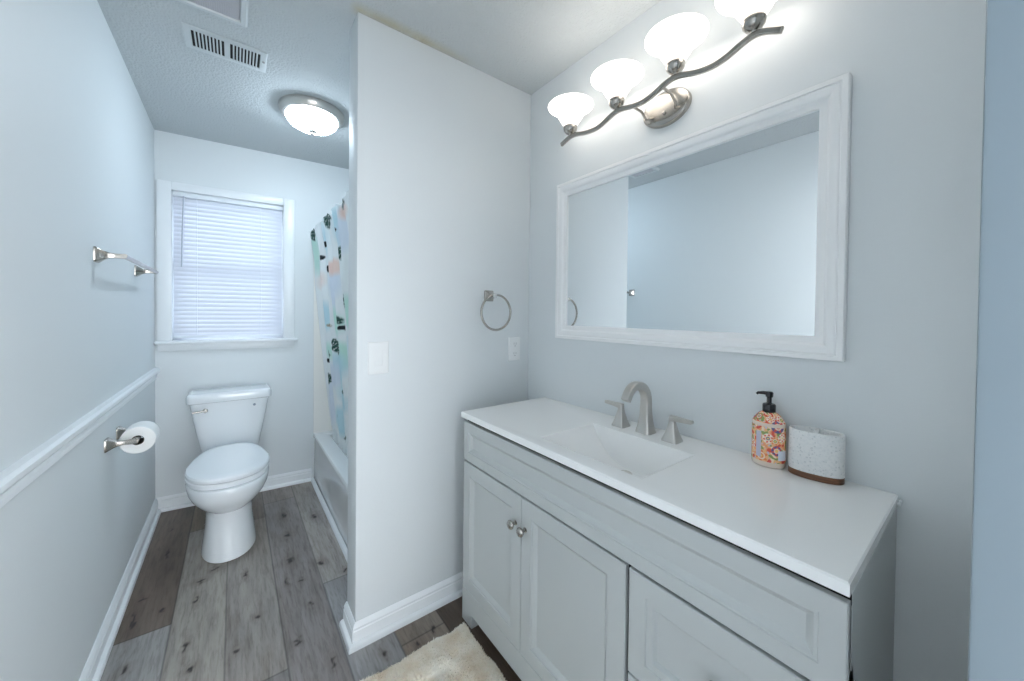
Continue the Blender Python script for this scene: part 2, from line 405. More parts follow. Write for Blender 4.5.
BASE = [(0, 0), (.030, 0), (.030, .010), (.027, .017), (.021, .021), (.0145, .022), (.0145, .062), (.0115, .065), (.0125, .074), (.007, .084), (.003, .089), (0, .089)]
mb = MB(); sweep_plan(mb, [(0, D), (0, .01)], BASE, 1)
struct(mb.build('baseboard_left', M['trim'], smooth=25))
mb = MB(); sweep_plan(mb, [(TX-.012, yb(TX-.012)), (.002, yb(.002))], BASE, 1)
struct(mb.build('baseboard_back', M['trim'], smooth=25))
mb = MB(); sweep_plan(mb, [(W-.002, P), (E, P), (E, P+PT)], BASE, 1)
struct(mb.build('baseboard_partition', M['trim'], smooth=25))
RAIL = [(0, 0), (.007, 0), (.012, .006), (.012, .020), (.009, .026), (.006, .030), (.010, .034), (.020, .040), (.026, .050), (.026, .062), (.018, .069), (0, .071)]
mb = MB(); sweep_plan(mb, [(0, yb(0)-.02), (0, .01)], [(a, .871+z) for a, z in RAIL], 1)
mb.v = [(x, y, z-.009*max(0, y-1.25)) for x, y, z in mb.v]     # the rail dips a little towards the window wall
struct(mb.build('trim_1', M['trim'], smooth=25))           # chair rail
mb = MB(); sweep_plan(mb, [(TX, P+PT-.005), (TX, yb(TX))], [(0, 0), (.021, 0), (.021, .006), (.016, .014), (.008, .019), (0, .020)], 1)
struct(mb.build('trim_2', M['trim'], smooth=25))           # shoe moulding along the tub

# ---- window (frame follows the slightly skewed back wall)
def bw(x, d, z): return (x, yb(x)-d, z)                     # d = distance out of the back wall
win = bpy.data.objects.new('window_1', None); col.objects.link(win); win.location = (.384, yb(.384), WZ0); win['_base'] = tuple(win.location); win['kind'] = 'structure'
def bbox(mb, x0, x1, d0, d1, z0, z1, bev=0):
    bm = bmesh.new(); bmesh.ops.create_cube(bm, size=1)
    for v in bm.verts: v.co = Vector((x0+(v.co.x+.5)*(x1-x0), d0+(v.co.y+.5)*(d1-d0), z0+(v.co.z+.5)*(z1-z0)))
    if bev: bmesh.ops.bevel(bm, geom=bm.edges[:], offset=bev, segments=2, profile=.5, affect='EDGES')
    for v in bm.verts: v.co = Vector(bw(v.co.x, v.co.y, v.co.z))
    mb.bm_add(bm); return mb
mb = MB()
bbox(mb, .011, WX0+.003, 0, .017, 1.09, 2.112, .003); bbox(mb, WX1-.003, .757, 0, .017, 1.09, 2.112, .003); bbox(mb, WX0+.003, WX1-.003, 0, .017, WZ1-.003, 2.112, .003)
mb.build('casing', M['trim'], win, 30)
mb = MB(); bbox(mb, -.0, .778, 0, .045, 1.072, 1.092, .005); bbox(mb, .014, .754, 0, .016, 1.026, 1.072, .003)
bbox(mb, WX0, WX1, -.11, .0, 1.072, 1.0915); mb.build('sill', M['trim'], win, 30)
mb = MB()
for (z0, z1, d) in ((1.092, 1.60, -.075), (1.56, WZ1, -.10)):
    bbox(mb, WX0, WX0+.045, d-.025, d, z0, z1); bbox(mb, WX1-.045, WX1, d-.025, d, z0, z1)
    bbox(mb, WX0, WX1, d-.025, d, z0, z0+.045); bbox(mb, WX0, WX1, d-.025, d, z1-.045, z1)
mb.build('sash', M['vinyl'], win)
for (z0, z1, d) in ((1.10, 1.59, -.088), (1.57, WZ1-.01, -.113)):
    mb = MB(); bbox(mb, WX0+.04, WX1-.04, d-.004, d, z0+.03, z1-.03); mb.build('glass_pane', M['glass'], win)
# ---- mini blind hung inside the casing
bl = thing('window_blind', 'white mini blind lowered over the bathroom window above the toilet', 'blind', (.384, yb(.384)+.02, WZ0+.02))
BX0, BX1 = WX0+.006, WX1-.006
mb = MB(); bbox(mb, BX0, BX1, -.038, -.004, WZ1-.034, WZ1-.0005, .002); mb.build('headrail', M['vinyl'], bl, 30)
mb = MB(); NS = 32; zt, zb_ = WZ1-.046, 1.128
for i in range(NS):
    z = zt+(zb_-zt)*i/(NS-1); rows = []
    for k in range(5):
        u = (k/4-.5)*.034; bow = .0022*(1-(2*k/4-1)**2); a = math.radians(70)
        d = -.021+u*math.cos(a)+bow*math.sin(a); zz = z-u*math.sin(a)+bow*math.cos(a)
        rows.append([bw(BX0+.004, d, zz), bw(BX1-.004, d, zz)])
    mb.loft(rows, False, False, closed=False)
mb.build('slats', M['slat'], bl, 60)
mb = MB(); bbox(mb, BX0+.004, BX1-.004, -.034, -.008, 1.106, 1.122, .004); mb.build('bottom_rail', M['vinyl'], bl, 30)
mb = MB(); mb.tube([bw(BX0+.055, -.001, WZ1-.03), bw(BX0+.05, .003, WZ1-.2), bw(BX0+.045, .003, WZ1-.49)], .0042, 8); mb.build('tilt_wand', simple('clear_wand', (.50, .53, .60), .3), bl, 60)
for fx in (.2, .78):
    x = BX0+(BX1-BX0)*fx; mb = MB(); mb.tube([bw(x, -.003, WZ1-.034), bw(x, -.003, 1.116)], .0012, 6); mb.build('lift_cord', M['vinyl'], bl)

# ================================================================== TUB ALCOVE
def mk_tub():
    y0 = P+PT+.002; x1 = W-.002; mb = MB()
    cy = lambda x: yb(x)-.002
    def quad(i0, i1, j0, i2, z):   # rectangle inset from each side (apron, end near, far, wall)
        return [(TX+i0, y0+j0, z), (x1-i1, y0+j0, z), (x1-i1, cy(x1)-i2, z), (TX+i0, cy(TX+i0)-i2, z)]
    def rnd(q, r, n=5):            # round the corners of a quad
        out = []; c = [Vector(p) for p in q]
        for i in range(4):
            a = (c[i-1]-c[i]).normalized(); b = (c[(i+1) % 4]-c[i]).normalized()
            p0, p1, p2 = c[i]+a*r, c[i], c[i]+b*r
            for k in range(n+1):
                t = k/n; out.append(tuple(p0*(1-t)**2+p1*2*t*(1-t)+p2*t*t))
        return out
    R = [rnd(quad(.004, 0, 0, 0, 0.001), .001), rnd(quad(.004, 0, 0, 0, .10), .001), rnd(quad(.008, 0, 0, 0, TZ-.045), .001), rnd(quad(.0, 0, 0, 0, TZ-.030), .001),
         rnd(quad(.0, 0, 0, 0, TZ-.008), .001), rnd(quad(.003, .001, .001, .001, TZ-.002), .001), rnd(quad(.010, .003, .003, .003, TZ), .001),
         rnd(quad(.088, .05, .07, .06, TZ), .05), rnd(quad(.100, .06, .08, .065, TZ-.008), .05), rnd(quad(.108, .07, .10, .07, TZ-.06), .05),
         rnd(quad(.15, .10, .15, .22, .09), .12), rnd(quad(.19, .14, .20, .28, .06), .12)]
    mb.loft(R); return mb.build('bathtub', M['tub'], None, 35)
tag(mk_tub(), 'white alcove bathtub behind the printed shower curtain', 'bathtub')
mb = MB()
def pslab(x0, x1, z0, z1, d):
    mb.add([bw(x0, .001, z0), bw(x1, .001, z0), bw(x1, .001, z1), bw(x0, .001, z1), bw(x0, d, z0), bw(x1, d, z0), bw(x1, d, z1), bw(x0, d, z1)],
           [(0,1,2,3), (4,7,6,5), (0,4,5,1), (1,5,6,2), (2,6,7,3), (3,7,4,0)])
pslab(TX, W-.001, TZ-.0, 1.78, .006)
mb.box((W-.007, P+PT+.001, TZ), (W-.001, yb(W)-.007, 1.78))
mb.box((E+.10, P+PT+.001, TZ), (W-.008, P+PT+.007, 1.78))
tag(mb.build('tub_surround', M['surround']), 'cream white wall panels lining the bathtub alcove', 'tub surround')

# ---- shower rod, hooks, curtain
RX, RZ = .888, 1.866
mb = MB(); mb.tube([(RX, P+PT, RZ), (RX, yb(RX), RZ)], .0085, 14); rod = thing('shower_curtain_rod', 'slim white rod holding the shower curtain above the tub', 'curtain rod', (RX, 2.3, RZ))
mb.build('rod', M['vinyl'], rod, 50)
for y_, s in ((P+PT, 1), (yb(RX), -1)):
    mb = MB(); mb.lathe([(.022, 0), (.020, s*.008), (.011, s*.012)], (RX, y_, RZ), 20, 'y'); mb.build('flange', M['vinyl'], rod, 40)

cur = thing('shower_curtain', 'white shower curtain printed with green cacti and pastel washes', 'shower curtain', (RX, 2.3, RZ-.03))
CY0, CY1, CZ0, CZ1 = 1.78, 3.085, .322, 1.880
def cactus_cols():
    MINT, BLUE, LIL, PEACH = srgb(200,236,224), srgb(196,228,238), srgb(224,232,244), srgb(244,214,202)
    DG, BK, GG = srgb(44,82,72), srgb(16,22,24), srgb(120,132,128)
    # (y, z, half width along y, half height, colour, kind)  - soft washes first
    L = [(3.00,1.72,.14,.16,MINT,'s'), (2.62,1.78,.10,.12,BLUE,'s'), (2.30,1.80,.12,.12,BLUE,'s'), (2.20,1.74,.10,.10,LIL,'s'), (2.55,1.46,.14,.13,LIL,'s'),
         (2.50,1.57,.13,.05,PEACH,'s'), (2.12,1.83,.07,.04,PEACH,'s'), (2.93,1.50,.12,.08,PEACH,'s'), (2.85,1.25,.12,.12,BLUE,'s'), (2.50,1.22,.15,.08,MINT,'s'),
         (2.45,1.02,.17,.09,MINT,'s'), (2.55,.93,.17,.10,BLUE,'s'), (2.75,.85,.10,.10,LIL,'s'), (2.85,1.02,.10,.08,MINT,'s'), (2.70,.55,.12,.12,BLUE,'s'), (2.55,.72,.14,.08,BLUE,'s'),
         (2.95,.60,.08,.18,LIL,'s'), (2.15,1.30,.12,.10,MINT,'s'), (2.1,.6,.2,.1,MINT,'s'), (1.9,1.5,.1,.2,BLUE,'s'), (1.9,1.0,.12,.12,PEACH,'s'), (2.25,1.05,.1,.1,BLUE,'s'), (2.0,.8,.1,.1,LIL,'s'),
         (2.49,1.853,.075,.065,DG,'c'), (2.36,1.862,.035,.035,GG,'c'), (3.03,1.845,.045,.04,DG,'c'), (2.955,1.85,.035,.045,DG,'c'), (2.72,1.775,.022,.06,BK,'c'), (2.69,1.735,.05,.02,BK,'c'),
         (2.82,1.66,.05,.018,BK,'c'), (2.35,1.765,.05,.018,BK,'c'), (2.285,1.628,.065,.045,DG,'c'), (2.68,1.575,.035,.025,BK,'c'), (2.10,1.86,.05,.03,GG,'c'),
         (2.27,1.346,.045,.075,DG,'c'), (2.46,1.235,.055,.03,DG,'c'), (2.40,1.19,.06,.018,BK,'c'), (2.75,1.195,.06,.018,srgb(170,160,140),'c'), (2.62,1.064,.095,.062,DG,'c'), (2.84,.985,.04,.055,DG,'c'), (2.91,.932,.055,.018,BK,'c'),
         (2.51,.769,.055,.062,DG,'c'), (2.73,.575,.035,.06,DG,'c'), (2.60,.46,.035,.045,DG,'c'), (2.62,.425,.045,.02,BK,'c'), (2.95,.80,.03,.05,DG,'c'),
         (2.05,1.1,.05,.06,DG,'c'), (1.95,1.7,.05,.07,DG,'c'), (2.1,.75,.05,.07,DG,'c'), (1.85,.6,.05,.07,DG,'c'), (2.2,.5,.05,.05,DG,'c')]
    base = srgb(242,246,247)
    def f(y, z):
        c = list(base)
        n1 = noise.noise((y*6, z*6, 1.3)); n2 = noise.noise((y*30, z*40, 4.0)); n3 = noise.noise((y*90, z*110, 9.0))
        for (cy, cz, hy, hz, k, kind) in L:
            d = math.hypot((y-cy)/hy, (z-cz)/hz)
            if kind == 's':
                w = max(0, min(1, (1.25-d+n1*.5)*1.6))*.9
            else:
                w = max(0, min(1, (1.0-d+n2*.25)*6))
                if k[1] > .03 and n3 > .25: w *= .45
            if w > 0: c = [a*(1-w)+b*w for a, b in zip(c, k)]
        return c
    return f
def fold(y, t):
    return .020*math.sin(y*2*math.pi/.125+1.1)+.010*math.sin(y*2*math.pi/.29+t*2.3)+.004*math.sin(y*70+t*6)
mb = MB(); NY, NZ = 300, 250; cf = cactus_cols(); cols = []; rows = []
for j in range(NZ+1):
    t = j/NZ; z = CZ1+(CZ0-CZ1)*t; row = []
    for i in range(NY+1):
        s = i/NY; y = CY0+(CY1-CY0)*s-.05*t*s
        x = (1.0293-.0812*z)-.022*max(0, 1-t*8)+fold(y, t)*(.35+.65*min(1, t*4))*(1.0-.35*t)
        if z < TZ+.06: x = max(x, TX+.114)
        zz = z+(.010*math.cos(y*2*math.pi/.125*.5) if j == 0 else 0)
        row.append((x, y, zz)); cols.append(cf(y, z))
    rows.append(row)
mb.loft(rows, False, False, closed=False)
build_col(mb, cols, 'fabric_sheet', M['curtain'], cur, True)
for k in range(11):
    y = CY0+.03+k*.125
    mb = MB(); mb.tube([(RX-.010+.024*math.cos(a), y, RZ+.003+.018*math.sin(a)) for a in [2*math.pi*q/16 for q in range(16)]], .0016, 6, True); mb.build('curtain_ring', M['nickel'], cur, 60)

# ================================================================== TOILET
TXC = .380
toi = thing('toilet', 'white two-piece toilet with closed lid below the window', 'toilet', (TXC, 2.6, 0))
def egg(hw, yf, yc, ybk, z, n=40, ex=2.2, back=2.0, bw_=1.0, xc=TXC):
    pts = []
    for k in range(n):
        a = 2*math.pi*k/n; c, s = math.cos(a), math.sin(a)
        e = ex if s < 0 else ex*back/2
        px = hw*math.copysign(abs(c)**(2/e), c); py = math.copysign(abs(s)**(2/e), s)
        y = yc+py*((yc-yf) if s < 0 else (ybk-yc))
        if s > 0: px *= 1-(1-bw_)*py
        pts.append((xc+px, y, z))
    return pts
mb = MB()
S = [(.0005, .115, 2.360, 2.56, 2.93, .9), (.006, .121, 2.350, 2.56, 2.935, .9), (.03, .119, 2.354, 2.56, 2.93, .9), (.09, .111, 2.370, 2.56, 2.92, .92), (.16, .104, 2.382, 2.56, 2.91, .95),
     (.215, .103, 2.386, 2.56, 2.90, 1), (.243, .106, 2.380, 2.56, 2.90, 1), (.262, .122, 2.352, 2.56, 2.90, .95), (.285, .142, 2.322, 2.55, 2.91, .9), (.315, .162, 2.294, 2.55, 2.92, .85), (.35, .176, 2.274, 2.54, 2.93, .82),
     (.38, .181, 2.266, 2.54, 2.95, .85), (.398, .182, 2.266, 2.54, 2.96, .85), (.405, .178, 2.270, 2.54, 2.955, .85)]
mb.loft([egg(hw, yf, yc, y1, z, bw_=b) for z, hw, yf, yc, y1, b in S])
mb.box((TXC-.14, 2.90, .33), (TXC+.14, 3.12, .391), bev=.02, seg=3)
mb.build('bowl', M['china'], toi, 40)
mb = MB(); so = [(.0, .004), (-.003, .012), (-.004, .020), (-.002, .0235)]
def lidring(z, ins): return egg(.184-ins, 2.288+ins, 2.54, 2.855-ins*.5, z, 48, 2.25, 2.9, .74)
mb.loft([lidring(.405, .008), lidring(.409, .002), lidring(.428, .0), lidring(.433, .004)])
mb.build('seat', M['seatp'], toi, 40)
mb = MB(); mb.loft([lidring(.4345, .006), lidring(.438, .001), lidring(.452, .0), lidring(.460, .005), lidring(.463, .016), lidring(.4645, .06)])
for sx in (-.075, .075): mb.box((TXC+sx-.022, 2.84, .407), (TXC+sx+.022, 2.89, .445), bev=.008, seg=3)
mb.build('lid', M['seatp'], toi, 35)
KX = .384
mb = MB(); R = []
for z, hx, y0, y1, r in ((.392, .138, 2.985, 3.13, .02), (.398, .150, 2.972, 3.135, .03), (.44, .158, 2.964, 3.140, .04), (.57, .182, 2.955, 3.145, .04), (.712, .204, 2.945, 3.148, .04)):
    R.append(rrect(KX, (y0+y1)/2, hx, (y1-y0)/2, z, r))
mb.loft(R); mb.build('tank', M['china'], toi, 40)
mb = MB(); R = []
for z, g in ((.712, -.012), (.716, -.002), (.722, 0), (.752, .0), (.764, -.003), (.771, -.010), (.773, -.022)):
    R.append(rrect(KX, 3.042, .218+g, .112+g, z, max(.004, .03+g)))
mb.loft(R); mb.build('tank_lid', M['china'], toi, 40)
lev = MB(); lev.lathe([(.0, .0), (.013, .0), (.013, -.010), (.009, -.014), (0, -.014)], (.258, 2.951, .668), 18, 'y')
lev.tube([(.258, 2.940, .668), (.232, 2.936, .666), (.198, 2.936, .664)], [.006, .0055, .007], 10)
o = lev.build('flush_lever', M['nickel2'], toi, 40); o['label'] = 'chrome flush lever'
mk = MB(); mk.lathe([(.0, 0), (.008, 0), (.008, -.002), (0, -.002)], (.507, 2.9490, .672), 14, 'y'); mk.build('emblem', M['porcelain_mark'], toi, 40)

# ================================================================== LEFT WALL FITTINGS
def trumpet(mb, y, z, reach, d=1, w=.028, tip=.009):
    """square flared post growing out of the left wall"""
    prof = [(0, w), (.004, w), (.010, w*.86), (.022, w*.56), (.036, w*.36), (.052, w*.30), (reach, tip)]
    rings = []
    for x, h in prof:
        rings.append([(x, y+c[0], z+c[1]) for c in [(q[0], q[1]) for q in rrect(0, 0, h, h, 0, h*.25, 3)]])
    mb.loft(rings); return mb
tb = thing('towel_bar', 'brushed nickel towel bar on the left wall above the chair rail', 'towel bar', (0, 2.31, 1.487))
for y in (1.975, 2.652):
    mb = MB(); trumpet(mb, y, 1.487, .078); mb.build('post', M['nickel2'], tb, 40)
mb = MB(); mb.tube([(.075, 1.962, 1.487), (.075, 2.668, 1.487)], .0085, 14); mb.build('bar', M['nickel2'], tb, 50)
th = thing('toilet_paper_holder', 'brushed nickel toilet paper holder on the left wall', 'toilet paper holder', (0, 2.19, .757))
for y in (2.094, 2.276):
    mb = MB(); trumpet(mb, y, .757, .088, w=.025, tip=.010); mb.build('post', M['nickel2'], th, 40)
mb = MB(); mb.tube([(.082, 2.092, .757), (.082, 2.115, .757), (.082, 2.118, .757), (.082, 2.256, .757), (.082, 2.26, .757), (.082, 2.278, .757)], [.010, .010, .008, .008, .010, .010], 14); mb.build('spindle', M['nickel2'], th, 50)
roll = thing('toilet_paper_roll', 'full white toilet paper roll on the nickel holder', 'toilet paper', (.082, 2.19, .747))
mb = MB(); n = 48; c = (.082, 2.19, .7475)
pr = [(.020, -.052), (.052, -.052), (.0555, -.049), (.0555, .049), (.052, .052), (.020, .052), (.020, -.052)]
mb.lathe(pr, c, n, 'y', False, False); mb.build('paper', M['paper'], roll, 40)
mb = MB(); mb.lathe([(.0198, -.052), (.0198, .052), (.0186, .052), (.0186, -.052), (.0198, -.052)], c, 32, 'y', False, False); mb.build('core', M['card'], roll, 50)

# ================================================================== PARTITION FITTINGS
sw = thing('light_switch', 'white rocker light switch on the partition wall', 'light switch', (.855, P, 1.107))
mp = lambda a, b, h: (a, P-h, b)
mb = MB(); rect_loops(mb, mp, .815, .896, 1.044, 1.171, [(0, 0), (0, .003), (.003, .006), (.0055, .0065)]); mb.build('cover_plate', M['plastic'], sw, 30)
mb = MB(); rect_loops(mb, mp, .838, .873, 1.074, 1.141, [(0, .005), (0, .0075), (.002, .0075), (.003, .006)]); mb.build('rocker_frame', M['plastic'], sw, 30)
mb = MB(); mb.add([(.842, P-.0105, 1.078), (.869, P-.0105, 1.078), (.869, P-.0065, 1.112), (.842, P-.0065, 1.112), (.869, P-.0075, 1.137), (.842, P-.0075, 1.137), (.842, P-.004, 1.078), (.869, P-.004, 1.078), (.869, P-.004, 1.137), (.842, P-.004, 1.137)],
                  [(0,1,2,3), (3,2,4,5), (0,6,7,1), (1,7,8,4,2), (4,8,9,5), (5,9,6,0,3)]); mb.build('rocker', M['plastic'], sw, 20)
ou = thing('wall_outlet', 'white duplex outlet on the partition under the towel ring', 'outlet', (1.533, P, 1.109))
mb = MB(); rect_loops(mb, mp, 1.497, 1.570, 1.051, 1.168, [(0, 0), (0, .003), (.003, .006), (.0055, .0065)]); mb.build('cover_plate', M['plastic'], ou, 30)
for z in (1.134, 1.085):
    mb = MB(); rect_loops(mb, mp, 1.5165, 1.5505, z-.016, z+.016, [(0, .006), (0, .008), (.003, .0085)]); s_ = mb.build('socket', M['plastic'], ou, 30)
    mb = MB()
    for dx in (-.0065, .0065): mb.box((1.5335+dx-.0012, P-.0089, z-.003), (1.5335+dx+.0012, P-.0083, z+.008))
    mb.lathe([(0, -.0089), (.003, -.0089), (.003, -.0083), (0, -.0083)], (1.5335, P, z-.009), 10, 'y'); mb.build('slots', M['slot'], s_)
tr = thing('towel_ring', 'brushed nickel towel ring on the partition wall near the vanity', 'towel ring', (1.376, P, 1.370))
mb = MB(); rings = []
for y, h in ((0, .026), (.004, .026), (.010, .022), (.024, .014), (.036, .010), (.056, .009)):
    rings.append([(1.376+q[0], P-y, 1.372+q[1]) for q in rrect(0, 0, h, h, 0, h*.25, 3)])
mb.loft(rings); mb.build('post', M['nickel2'], tr, 40)
mb = MB(); mb.tube([(1.389+.083*math.sin(a), P-.048, 1.293+.083*math.cos(a)) for a in [2*math.pi*k/56 for k in range(56)]], .0055, 10, True); mb.build('ring', M['nickel2'], tr, 60)

# ================================================================== CEILING FITTINGS
cl = thing('ceiling_light', 'flush dome ceiling light with nickel rim above the toilet area', 'ceiling light', (.755, 2.36, H))
c = (.755, 2.36, H)
mb = MB(); mb.lathe([(.164, 0), (.165, -.008), (.161, -.020), (.158, -.032), (.148, -.044), (.134, -.046), (.130, -.040), (.130, 0)], c, 56, 'z', False, False); mb.build('rim', M['nickel'], cl, 35)
mb = MB(); mb.lathe([(.133, -.034), (.132, -.048), (.125, -.064), (.108, -.082), (.083, -.096), (.050, -.106), (.020, -.110), (.0, -.111)], c, 48, 'z', False, False); mb.build('glass_dome', M['dome'], cl, 60)
mb = MB(); mb.lathe([(.0, -.107), (.024, -.109), (.022, -.117), (.010, -.121), (.010, -.129), (.0, -.133)], c, 20, 'z', False, False); mb.build('finial', M['nickel'], cl, 50)

cv = thing('ceiling_vent', 'white louvred air register in the ceiling near the left wall', 'vent', (.378, 2.04, H))
vx0, vx1, vy0, vy1 = .235, .520, 1.955, 2.120
mz = lambda a, b, h: (a, b, H-h)
mb = MB(); rect_loops(mb, mz, vx0, vx1, vy0, vy1, [(0, 0), (0, .002), (.005, .0045), (.024, .0045), (.026, .002)], cap=False, back=False)
mb.box(((vx0+vx1)/2-.010, vy0+.02, H-.0045), ((vx0+vx1)/2+.010, vy1-.02, H-.002)); mb.build('frame', M['vent'], cv, 30)
mb = MB(); mb.box((vx0+.02, vy0+.02, H-.0015), (vx1-.02, vy1-.02, H-.0005)); mb.build('duct_opening', M['dark'], cv)
for g0, g1 in ((vx0+.026, (vx0+vx1)/2-.010), ((vx0+vx1)/2+.010, vx1-.026)):
    mb = MB(); k = 9
    for i in range(1, k):
        x = g0+(g1-g0)*i/k
        mb.box((x-.0022, vy0+.024, H-.0062), (x+.0022, vy1-.024, H-.0022), rot=Matrix.Rotation(math.radians(25), 3, 'Y'))
    mb.build('louvres', M['vent'], cv)
mb = MB(); mb.lathe([(0, -.009), (.005, -.0075), (.006, -.0045)], (vx1-.012, 2.03, H), 12, 'z', False, False); mb.build('screw', M['slot'], cv, 40)

ef = thing('exhaust_fan', 'square white exhaust fan cover with grey grille at the ceiling edge', 'exhaust fan', (.329, 1.70, H))
fx0, fx1, fy0, fy1 = .215, .443, 1.59, 1.815
mb = MB(); rect_loops(mb, mz, fx0, fx1, fy0, fy1, [(0, 0), (0, .008), (.006, .016), (.020, .016), (.024, .008)], cap=False, back=False); mb.build('frame', M['vent'], ef, 30)
mb = MB(); mb.box((fx0+.02, fy0+.02, H-.004), (fx1-.02, fy1-.02, H-.001)); mb.build('backing', M['grille'], ef)
mb = MB(); k = 26
for i in range(k):
    x = fx0+.026+(fx1-fx0-.052)*(i+.5)/k; mb.box((x-.0032, fy0+.022, H-.010), (x+.0032, fy1-.022, H-.004))
mb.build('grille', M['grille'], ef)

# ================================================================== VANITY
X1 = W-.003
va = thing('vanity_cabinet', 'grey bathroom vanity cabinet with two doors and drawers under the white countertop', 'cabinet', (1.40, .736, 0))
FF, OV = 1.190, 1.171       # face frame plane, overlay front plane
ZT = .853
vy0_, vy1_ = .1300, 1.3435    # carcass ends
mb = MB()
mb.box((FF, vy0_, .0), (X1, vy0_+.016, ZT)); mb.box((FF, vy1_-.016, .0), (X1, vy1_, ZT))
mb.box((FF+.03, vy0_+.016, .095), (X1, vy1_-.016, .11)); mb.box((X1-.006, vy0_+.016, .11), (X1, vy1_-.016, ZT))
# face frame: stiles running to the floor as feet, bottom rail, mid rails
mb.box((OV, vy0_, 0), (FF+.012, vy0_+.072, .1375)); mb.box((OV, vy1_-.075, 0), (FF+.012, vy1_, .1375))
mb.box((OV, vy0_+.072, .054), (FF+.012, vy1_-.075, .1375))
mb.box((FF, vy0_+.001, .13), (FF+.016, vy0_+.03, ZT)); mb.box((FF, vy1_-.03, .13), (FF+.016, vy1_, ZT)); mb.box((FF, .52, .13), (FF+.016, .56, .7)); mb.box((FF, vy0_, .63), (FF+.016, vy1_, .72))
mb.build('carcass', M['cab'], va)
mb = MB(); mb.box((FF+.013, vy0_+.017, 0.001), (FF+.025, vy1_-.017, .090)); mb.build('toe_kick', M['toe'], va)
mb = MB()                                              # near-black strips that paint the shadow in the gaps behind the fronts
mb.box((FF-.0045, vy0_+.002, .139), (FF-.0004, vy0_+.012, .83)); mb.box((FF-.0012, vy0_+.001, .655), (FF-.0004, vy1_-.001, .690)); mb.box((FF-.0012, .522, .141), (FF-.0004, .556, .68)); mb.box((FF-.0012, .94, .141), (FF-.0004, .966, .68))
mb.box((FF-.0012, vy0_+.001, .395), (FF-.0004, .545, .420)); mb.box((FF-.0012, vy0_+.001, .825), (FF-.0004, vy1_-.001, .8525)); mb.build('gap_shade', M['dark'], va)
mf = lambda a, b, h: (FF-h, a, b)
TH = FF-OV
def front(y0, y1, z0, z1, rail, depth=.0125, two=False):
    mb = MB(); L = [(0, .005), (0, TH-.002), (.002, TH)]
    if two: L += [(rail-.014, TH), (rail-.012, TH-.003), (rail, TH-.003), (rail+.004, TH-.004), (rail+.010, TH-depth), (rail+.012, TH-depth)]
    else: L += [(rail-.004, TH), (rail-.002, TH-.003), (rail+.003, TH-.003), (rail+.016, TH-depth), (rail+.018, TH-depth)]
    rect_loops(mb, mf, y0, y1, z0, z1, L); return mb
front(.1315, 1.3425, .676, .835, .040).build('false_drawer_front', M['cab'], va, 12)
def knob(y, z, par):
    mb = MB(); mb.lathe([(.0085, 0), (.0085, -.002), (.005, -.004), (.0042, -.011), (.006, -.014), (.0125, -.017), (.0155, -.021), (.0155, -.024), (.012, -.029), (.005, -.031), (0, -.0312)], (OV, y, z), 24, 'x', False, False)
    o = mb.build('knob', M['nickel2'], par, 40); o['label'] = 'brushed nickel knob'
d1 = front(.9545, 1.3425, .1385, .669, .054).build('door', M['cab'], va, 12); knob(.983, .570, d1)
d2 = front(.541, .9515, .1385, .669, .054).build('door', M['cab'], va, 12); knob(.930, .570, d2)
w1 = front(.1315, .531, .413, .668, .060, .013, True).build('drawer', M['cab'], va, 12); knob(.331, .541, w1)
w2 = front(.1315, .531, .1385, .407, .060, .013, True).build('drawer', M['cab'], va, 12); knob(.331, .275, w2)

# ---- countertop with integrated basin
ct = thing('countertop', 'white vanity countertop with a built-in rectangular sink', 'countertop', (1.40, .736, ZT+.001))
HX0, HX1, HY0, HY1 = 1.220, 1.482, .532, .910
zB = ZT+.001; bd = .112
mb = MB(); ring = lambda x0, x1, y0, y1, z: [(x0, y0, z), (x1, y0, z), (x1, y1, z), (x0, y1, z)]
N_ = 36
def prof(t): return HC-.004-bd*(1-abs(t)**2.6)
# outer shell, open over the sink
mb.loft([ring(XF+.03, W-.012, YR+.03, YL-.03, zB), ring(XF, W-.0015, YR, YL, zB), ring(XF, W-.0015, YR, YL, HC-.003), ring(XF+.003, W-.0025, YR+.003, YL-.003, HC)], False, False)
ys = [HY0+(HY1-HY0)*k/N_ for k in range(N_+1)]
o_ = [XF+.003, W-.0025, YR+.003, YL-.003]; e_ = .005
ou_ = ring(*o_, HC); hi = ring(HX0-e_, HX1+e_, HY0-e_, HY1+e_, HC); hm = ring(HX0-e_*.3, HX1+e_*.3, HY0-e_*.3, HY1+e_*.3, HC-.0013); hl = ring(HX0, HX1, HY0, HY1, HC-.004)
mb.loft([ou_, hi], False, False); mb.loft([hi, hm, hl], False, False)
sl = .010
rows = []
for k, y in enumerate(ys):
    t = 2*k/N_-1; z = prof(t); f = (HC-.004-z)/bd
    a, b = HX0+sl*f*1.5, HX1-sl*f; r_ = .016*min(1, f*2)
    rows.append([(HX0, y, HC-.004), (a, y, z+r_), (a+r_*.3, y, z+r_*.3), (a+r_, y, z), (b-r_, y, z), (b-r_*.3, y, z+r_*.3), (b, y, z+r_), (HX1, y, HC-.004)])
mb.loft(rows, False, False, closed=False)
mb.build('slab', M['top'], ct, 28)
mb = MB(); dc = (1.436, .735, prof(.0)+.0005); mb.lathe([(0, .0), (.016, .0), (.022, .002), (.024, .001), (.024, 0)], dc, 24, 'z', False, False); mb.build('drain', M['nickel'], ct, 40)
mb = MB()
for (x, y, z, r) in ((W-.010, YR-.002, HC-.012, .006), (W-.018, YR-.002, HC-.0165, .0045), (W-.006, YR-.002, HC-.0165, .0045)):
    mb.lathe([(0, -r), (r*.8, -r*.6), (r, 0), (r*.8, r*.6), (0, r)], (x, y, z), 10, 'z', False, False)
mb.build('caulk', M['plastic'], ct, 60)

